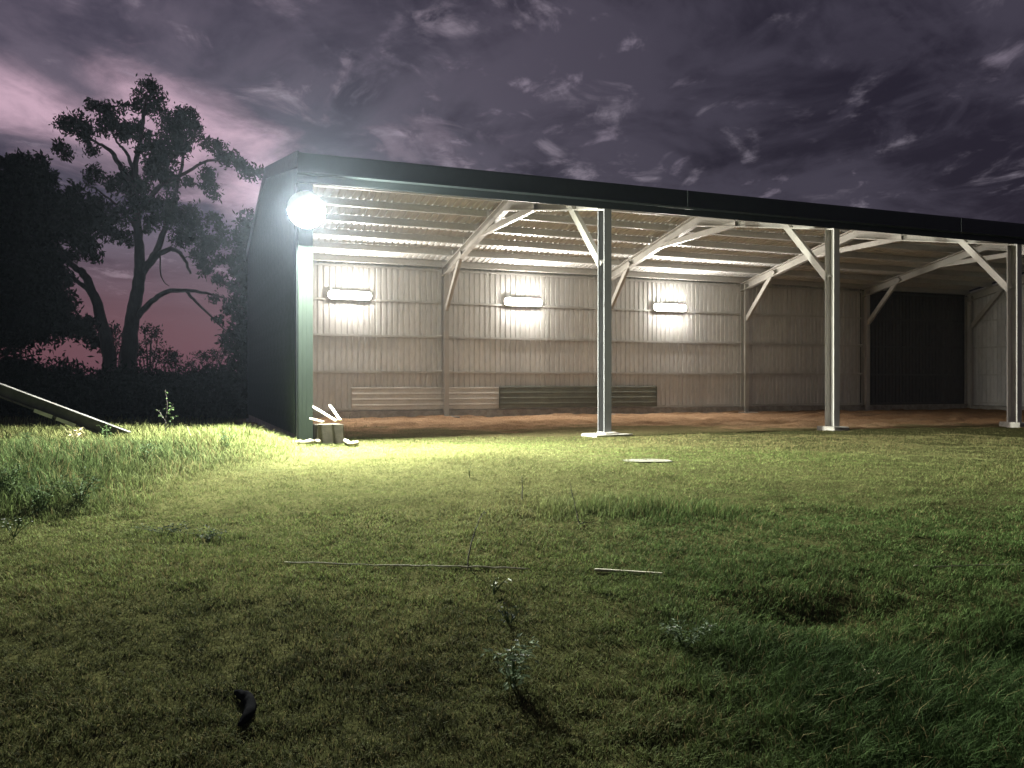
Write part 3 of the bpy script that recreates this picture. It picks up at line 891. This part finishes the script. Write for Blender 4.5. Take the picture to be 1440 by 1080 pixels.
# undergrowth: one dark mass beneath the trees
g_ = random.Random(4); B = []
for i in range(150):
    px = g_.uniform(-170, 372); Yd = g_.uniform(26.5, 32) + (3 if px > 330 else 0)
    top = 512 + g_.uniform(-5, 22) - (max(0, 120 - px) * 0.25)
    p = at(px, top, Yd); z0 = G(p.x, p.y); h = max(0.8, p.z - z0)
    B.append((p.x, p.y, z0 + h * 0.45, 0.8, 0.8, h * 0.5, 0.9 * h))
tag(leaves('undergrowth', B, 300, 0.20, M['dark_leaf'], seed=41, shell=0.2), 'dark tangled undergrowth beneath the gum trees', None, None, 'stuff')
# distant tree line all round the paddock
g_ = random.Random(14); B = []
for i in range(170):
    a_ = g_.uniform(-1.25, 1.25); rr = g_.uniform(150, 190); h = g_.uniform(2.2, 4.0)
    B.append((math.sin(a_) * rr, math.cos(a_) * rr, h * .5, 5.5, 4, h * .5, 1.2))
tag(leaves('treeline', B, 130, 1.0, M['dark_leaf'], seed=42, shell=0.2), 'low far tree line along the horizon', None, None, 'stuff')

# ------------------------------------------------------------------ grass
print('grass')
NBL = 1250000
Yg = np.concatenate([(rng.random(NBL) * (17.5 ** .8 - 3.0 ** .8) + 3.0 ** .8) ** 1.25, rng.uniform(17.5, 27, 45000)])
ka = rng.uniform(-0.74, 0.74, len(Yg))
Xg = ka * Yg
NE = 270000                       # the lawn goes on to both sides of the picture
Ye = rng.uniform(2.4, 14.5, NE); Xe = (0.74 * Ye + 2.6 * rng.random(NE)) * np.where(rng.random(NE) < 0.45, -1, 1)
Yg = np.concatenate([Yg, Ye]); Xg = np.concatenate([Xg, Xe])
u_, v_ = uv_of(Xg, Yg)
dmk = dirt_mask(Xg, Yg)
bank = smooth(Xg + (vnoise(Xg, Yg, 0.5, 9) - .5) * 1.2, -3.1, -5.0) * smooth(Yg + (vnoise(Xg, Yg, 0.6, 8) - .5) * 0.8, 7.7, 8.9)
n1 = vnoise(Xg, Yg, 1.3, 51); n2 = vnoise(Xg, Yg, 5.0, 52); n3 = vnoise(Xg, Yg, 0.45, 53)
clump = vnoise(Xg, Yg, 14.0, 54)
keep = rng.random(len(Yg)) < (1 - 0.97 * dmk) * (0.12 + 1.2 * (0.4 * n2 + 0.6 * clump) ** 1.3) * (1 - 0.45 * bank)
keep &= ~((v_ > D - 0.1) & (u_ > -0.3))
keep &= ~((v_ > 0) & (u_ < -0.1) & (u_ > -0.4))
Xg, Yg, n1, n2, n3, bank, clump, dmk, u_, v_ = [q[keep] for q in (Xg, Yg, n1, n2, n3, bank, clump, dmk, u_, v_)]
N = len(Xg); print('blades', N)
def strip(x0, y0, sx, sy): return np.exp(-((Xg - x0) ** 2 / sx ** 2 + (Yg - y0) ** 2 / sy ** 2))
tall = np.clip(strip(0.75, 8.5, 0.8, 0.5) + 0.9 * strip(1.7, 8.3, 0.5, 0.4) + 0.5 * strip(-2.9, 7.45, 0.6, 0.16), 0, 1) * (0.3 + 0.7 * n2)
tall2 = strip(2.4, 6.0, 1.6, 0.6)
rank = smooth(Xg + 0.8 * (n3 - .5), 0.5, 1.7) * smooth(Yg + 0.8 * (n1 - .5), 5.6, 4.6)
front = smooth(Yg, 12.0, 10.5)
edge = smooth(Yg, 11.5, 13.2) * smooth(Xg, -3.0, -4.2)
h = (0.014 + 0.022 * rng.random(N)) * (0.7 + 0.7 * n1) + 0.20 * tall * rng.random(N) ** 1.5 + 0.035 * tall2 * rng.random(N) + 0.10 * rank * rng.random(N) + bank * (0.04 + (0.10 + 0.16 * front) * rng.random(N) ** 1.6) + 0.06 * edge * rng.random(N)
h *= (0.75 + 0.5 * clump)
wd = (0.0013 + 0.0013 * rng.random(N)) * (1 + 0.07 * np.clip(Yg - 4, 0, 14)) * (1 + 0.5 * bank)
th = rng.random(N) * 2 * np.pi; lean = h * (0.35 + 0.9 * rng.random(N)) * (1 - 0.35 * np.clip(tall + bank, 0, 1))
dirx, diry = np.cos(th), np.sin(th)
th2 = th + np.pi / 2 + rng.normal(size=N) * 0.5
sx_, sy_ = np.cos(th2) * wd, np.sin(th2) * wd
Zg = ground(Xg, Yg) - 0.004
A0 = np.stack([Xg - sx_, Yg - sy_, Zg], 1); A1 = np.stack([Xg + sx_, Yg + sy_, Zg], 1)
mx = Xg + dirx * lean * .35; my = Yg + diry * lean * .35; mz = Zg + h * .62
B0 = np.stack([mx - sx_ * .75, my - sy_ * .75, mz], 1); B1 = np.stack([mx + sx_ * .75, my + sy_ * .75, mz], 1)
C0 = np.stack([Xg + dirx * lean, Yg + diry * lean, Zg + h * (0.8 + .2 * rng.random(N))], 1)
near = (Yg < 8.5) | (h > 0.07)
nn = int(near.sum()); nf = N - nn
Vv = np.concatenate([np.stack([A0[near], A1[near], B0[near], B1[near], C0[near]], 1).reshape(-1, 3), np.stack([A0[~near], A1[~near], C0[~near]], 1).reshape(-1, 3)])
i0 = np.arange(nn)[:, None] * 5
Ff = np.concatenate([i0 + np.array([[0, 1, 3]]), i0 + np.array([[0, 3, 2]]), i0 + np.array([[2, 3, 4]]), nn * 5 + np.arange(nf * 3).reshape(-1, 3)], 0)
print('grass triangles', len(Ff))
green = np.array([0.108, 0.142, 0.044]); lush = np.array([0.050, 0.094, 0.028]); strawc = np.array([0.165, 0.140, 0.064]); olive = np.array([0.145, 0.158, 0.062])
mixg = np.clip(n3 * 1.3 - 0.15, 0, 1)[:, None]
cb = green * (1 - mixg) + olive * mixg
lm = (np.clip(smooth(Xg, -0.2, 1.6), 0, 1) * smooth(Yg, 10.5, 7.5) * 0.75)[:, None]
cb = cb * (1 - lm) + lush * lm
ps = np.clip(0.16 + 0.25 * (n1 - .5) + 0.75 * smooth(u_, 2, 10) * smooth(v_ + 2.0 * (n3 - .5), -6, -0.5) - 0.06 * bank - 0.12 * lm[:, 0], 0.03, 0.85)
rk = (0.75 * rank)[:, None]; cb = cb * (1 - rk) + np.array([0.026, 0.048, 0.016]) * rk  # rank grass, its tint also darkened for the fall-off of the light
near_dim = (0.8 * smooth(Xg, 1.0, -0.5) * smooth(Yg + 1.2 * (n1 - .5), 6.3, 4.6))[:, None]; cb = cb * (1 - near_dim) + np.array([0.046, 0.050, 0.021]) * near_dim  # near lawn tinted darker to paint in the flood's fall-off
ps = ps * (1 - 0.6 * rank)
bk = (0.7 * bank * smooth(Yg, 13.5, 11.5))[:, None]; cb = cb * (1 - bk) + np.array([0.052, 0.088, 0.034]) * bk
isst = (rng.random(N) < ps)[:, None]
cb = np.where(isst, strawc * (0.6 + 0.6 * rng.random(N))[:, None], cb * ((0.40 + 1.1 * rng.random(N) ** 1.3) * (0.72 + 0.56 * vnoise(Xg, Yg, 7.0, 71)))[:, None])
tint = np.concatenate([cb, np.ones((N, 1))], 1)
tint = np.concatenate([np.repeat(tint[near], 5, axis=0), np.repeat(tint[~near], 3, axis=0)])
gr = npmesh('grass', Vv, Ff, M['grass'], tint=tint)
tag(gr, 'short rough grass of the lawn in front of the shed', None, None, 'stuff')


# ------------------------------------------------------------------ weeds and litter on the lawn
def weed(label, base, pts, rad, nleaf, lsize, lmat=None, smat=None, flowers=0, seed=1, group='weeds on the lawn', spread=0.05, name='weed', tipfrac=0.3):
    g_ = random.Random(seed); base = Vector(base)
    r = thing(name, label, 'weed', base, 0, group)
    bm = bmesh.new(); allp = []
    for P_ in pts:
        pw = wander([Vector(q) for q in P_], 5, rad * 0.8); allp.append(pw)
        tube(bm, pw, [rad * (1 - 0.65 * i / (len(pw) - 1)) for i in range(len(pw))], 5)
    bmobj('stem', bm, smat or M['weed_leaf'], r)
    if nleaf:
        bm = bmesh.new()
        for i in range(nleaf):
            pw = g_.choice(allp); q = pw[int((tipfrac + (1 - tipfrac) * g_.random()) * (len(pw) - 1))]
            th = g_.uniform(0, 6.283); el = g_.uniform(-0.4, 0.7)
            d_ = Vector((math.cos(th) * math.cos(el), math.sin(th) * math.cos(el), math.sin(el))); s_ = d_.cross(Vector((0, 0, 1))).normalized()
            Ls = lsize * g_.uniform(0.6, 1.3); q = q + d_ * g_.uniform(0, spread)
            v = [bm.verts.new(q), bm.verts.new(q + d_ * Ls * .45 + s_ * Ls * .22 + Vector((0, 0, Ls * .06))), bm.verts.new(q + d_ * Ls - Vector((0, 0, Ls * .15))), bm.verts.new(q + d_ * Ls * .45 - s_ * Ls * .22 + Vector((0, 0, Ls * .06)))]
            bm.faces.new((v[0], v[1], v[2])); bm.faces.new((v[0], v[2], v[3]))
        bmobj('leaves', bm, lmat or M['weed_leaf'], r)
    for i in range(flowers):
        pw = g_.choice(allp); q = pw[int(g_.uniform(0.35, 1) * (len(pw) - 1))] + Vector((g_.uniform(-spread, spread), g_.uniform(-spread, spread), 0.01))
        bm = bmesh.new(); c = bm.verts.new(q + Vector((0, 0, -0.004)))
        ring = [bm.verts.new(q + Vector((math.cos(k * math.pi / 5), math.sin(k * math.pi / 5), 0.25)) * (0.013 if k % 2 else 0.006)) for k in range(10)]
        for k in range(10): bm.faces.new((c, ring[k], ring[(k + 1) % 10]))
        bmobj('flower', bm, M['petal'], r)
    return r


def bushy(nst, hgt, spr, seed):
    g_ = random.Random(seed); out = []
    for i in range(nst):
        a = g_.uniform(0, 6.283); s_ = g_.uniform(.3, 1) * spr
        out.append([(0, 0, 0), (math.cos(a) * s_ * .5, math.sin(a) * s_ * .5, hgt * .55), (math.cos(a) * s_, math.sin(a) * s_, hgt * g_.uniform(.7, 1))])
    return out


q = on_ground(722, 972); weed('leafy weed with small white flowers alone in the dark near lawn', q, bushy(10, 0.26, 0.13, 1), 0.003, 130, 0.045, flowers=9, seed=1, lmat=M['pale_leaf'], tipfrac=.15)
q = on_ground(962, 915); weed('spreading weed with a few pale flowers right of the white flowered weed', q, bushy(13, 0.17, 0.18, 2), 0.0025, 150, 0.03, flowers=4, seed=2, spread=0.04, lmat=M['pale_leaf'])
q = on_ground(657, 801); dd = 82 / F * q.y
weed('tall thin dark stalk leaning over the pale cord', q, [[(0, 0, 0), (0.03, 0, dd * .45), (0.085, 0, dd * .8), (0.13, 0, dd)]], 0.006, 8, 0.02, seed=3, smat=M['bark'], lmat=M['bark'], tipfrac=.8, spread=.02)
q = on_ground(694, 838); weed('yellow green creeping weed beside the pale cord end', q, bushy(6, 0.14, 0.12, 4), 0.004, 34, 0.035, lmat=M['yellow_leaf'], seed=4)
q = on_ground(716, 880); weed('dark sprawling weed between the creeping weed and the white flowers', q, bushy(7, 0.12, 0.1, 5), 0.004, 30, 0.035, seed=5, lmat=M['dark_leaf'])
q = on_ground(734, 703); weed('single upright dark stem in the long grass of the lawn', q, [[(0, 0, 0), (0.005, 0, .12), (0.0, 0, .25)]], 0.006, 6, 0.025, seed=6, smat=M['bark'], lmat=M['dark_leaf'])
q = on_ground(815, 738); weed('bent dark seed stalk rising out of the long grass', q, [[(0, 0, 0), (-0.04, 0, .16), (-0.09, 0, .40)], [(0, 0, 0), (.05, 0, .02), (.16, 0, .01)]], 0.006, 8, 0.02, seed=7, smat=M['bark'], lmat=M['dark_leaf'])
q = on_ground(973, 722); weed('short dark sprig at the right end of the long grass', q, bushy(3, 0.14, 0.03, 8), 0.004, 10, 0.025, seed=8, lmat=M['dark_leaf'])
q = on_ground(660, 672); weed('small dark sprig on the lit lawn left of the long grass', q, bushy(3, 0.16, 0.03, 9), 0.004, 10, 0.025, seed=9, lmat=M['dark_leaf'])
q = on_ground(20, 757); weed('white flowered weed in the shadow under the grassed bank', q, bushy(12, 0.2, 0.22, 10), 0.003, 90, 0.03, flowers=16, seed=10)
q = on_ground(1225, 965); weed('pale dry weed among the dark grass of the right foreground', q, bushy(9, 0.09, 0.1, 12), 0.0022, 24, 0.02, lmat=M['dry'], smat=M['dry'], seed=12)
q = on_ground(1060, 920); weed('two thin straw coloured stems in the dark right foreground', q, [[(0, 0, 0), (-0.02, 0, .07), (-0.035, 0, .13)], [(0.01, 0, 0), (.035, 0, .05), (.03, 0, .09)]], 0.002, 0, 0.02, smat=M['dry'], seed=13)
# sapling and dry stalks in front of the dark wall
p = at(233, 615, 13.6); p.z = G(p.x, p.y); hh = CAMZ + (540 - 548) / F * 13.6 - p.z
weed('spindly sapling standing before the dark undergrowth', p, [[(0, 0, 0), (0.0, 0, hh * .4), (0.03, 0, hh * .7), (-.01, 0, hh)], [(0, 0, hh * .35), (-.08, 0, hh * .5), (-.14, 0, hh * .6)], [(.01, 0, hh * .5), (.08, 0, hh * .6), (.12, 0, hh * .72)], [(0, 0, hh * .2), (.1, .02, hh * .35), (.12, .02, hh * .45)]],
     0.007, 46, 0.05, seed=14, group='weeds on the bank', spread=.04, smat=M['bark'], lmat=M['weed_leaf'], name='sapling')
for px, py, tx, ty, lb, sd in ((271, 617, 263, 603, 'dry pale stalk leaning left on the crest of the bank', 15), (357, 621, 364, 604, 'dry pale stalk leaning right beside the dark shed wall', 16)):
    p = at(px, py, 13.2); p.z = G(p.x, p.y); e = at(tx, ty - 4, 13.2) - p
    weed(lb, p, [[(0, 0, 0), e * .5, e]], 0.008, 0, .03, smat=M['dry'], seed=sd, group='weeds on the bank')
p = at(105, 622, 12.6); p.z = G(p.x, p.y)
weed('clump of pale dry grass under the sloping steel beam', p, bushy(14, 0.26, 0.16, 17), 0.005, 24, 0.09, smat=M['dry'], lmat=M['dry'], seed=17, group='weeds on the bank')
g_ = random.Random(77)
BANK = ((40, 11.2, 'tuft of broad leaves in the long grass nearest the left edge of the photo'), (150, 12.8, 'tuft of broad leaves on the bank under the low end of the steel beam'),
        (205, 10.9, 'tuft of broad leaves low on the slope of the grassed bank, below the spindly sapling'), (318, 12.6, 'tuft of broad leaves on the crest of the bank close to the shed wall'))
for k, (px, Yd, lb) in enumerate(BANK):
    p = at(px, 620, Yd); p.z = G(p.x, p.y)
    weed(lb, p, bushy(8, 0.32, 0.16, 60 + k), 0.004, 60, 0.06, seed=60 + k, group='weeds on the bank')

LOW = ((8, 700, 'dark leafy weed clump at the left edge of the photo under the bank'), (58, 722, 'dark leafy weed clump on the shaded face of the bank between its two neighbours'), (112, 712, 'dark leafy weed clump on the shaded face of the bank, rightmost of the three'))
for k, (px, py, lb) in enumerate(LOW):
    q = on_ground(px, py); weed(lb, q, bushy(16, 0.34, 0.30, 80 + k), 0.004, 170, 0.055, seed=80 + k, group='weeds on the bank', lmat=M['weed_leaf'], tipfrac=.1, spread=.08)
q = on_ground(232, 752); weed('low dark weed patch on the lawn right of the bank foot', q, bushy(12, 0.09, 0.34, 90), 0.003, 110, 0.04, seed=90, lmat=M['dark_leaf'], tipfrac=.1)
q = on_ground(292, 758); weed('low dark weed patch on the lawn farther from the bank foot', q, bushy(12, 0.07, 0.26, 91), 0.003, 80, 0.04, seed=91, lmat=M['dark_leaf'], tipfrac=.1)
# cords and sticks lying across the lawn
def cord(name, pxs, rad, mat, label, cat, lift=0.018, amp=0.004):
    pts = []
    for px, py in pxs:
        q = on_ground(px, py); pts.append((q.x, q.y, q.z + lift))
    bm = bmesh.new(); pw = wander(pts, 5, amp); tube(bm, pw, rad, 6)
    return tag(bmobj(name, bm, mat, smooth=True), label, cat)
cord('cord', [(400, 794), (470, 796), (540, 799), (620, 799.5), (680, 802), (745, 804)], 0.0065, M['cord'], 'pale cord lying across the lawn below the tall dark stalk', 'cord')
cord('cord', [(1285, 799), (1330, 800), (1390, 799), (1440, 798), (1480, 797)], 0.005, M['cord'], 'thin pale cord in the grass near the right edge of the lawn', 'cord')
qa_, qb_ = on_ground(836, 806), on_ground(932, 809)
plank('stick', qa_ + Vector((0, 0, .018)), qb_ + Vector((0, 0, .008)), 0.028, 0.018, M['branch'], 'straight pale stick lying on the lawn right of the cord', 'stick')
cord('hose_piece', [(331, 983), (345, 990), (352, 1000), (349, 1015), (336, 1030)], [0.010, 0.014, 0.018, 0.022, 0.026, 0.03, 0.03, 0.03, 0.03, 0.03, 0.03, 0.028, 0.028, 0.026, 0.026, 0.024, 0.022, 0.02, 0.016, 0.012, 0.008], M['rubber'], 'curved black strip of rubber lying on the near lawn', 'rubber strip', 0.03, 0.002)

# ------------------------------------------------------------------ haze added to carry the lens bloom of the lamps
bm = bmesh.new(); box(bm, -260, 260, -40, 260, -1.5, 18.5)
hz = bmobj('added_haze', bm, bpy.data.materials.new('bloom_haze'))
hm = hz.data.materials[0]; hm.use_nodes = True; hn = hm.node_tree; hn.nodes.clear()
vo = hn.nodes.new('ShaderNodeVolumePrincipled'); ho = hn.nodes.new('ShaderNodeOutputMaterial')
vo.inputs['Color'].default_value = (0.68, 0.79, 1.0, 1); vo.inputs['Density'].default_value = 0.00017; vo.inputs['Anisotropy'].default_value = 0.86
hn.links.new(vo.outputs[0], ho.inputs['Volume'])
tag(hz, 'thin haze added for the bloom around the lamps', None, None, 'stuff')
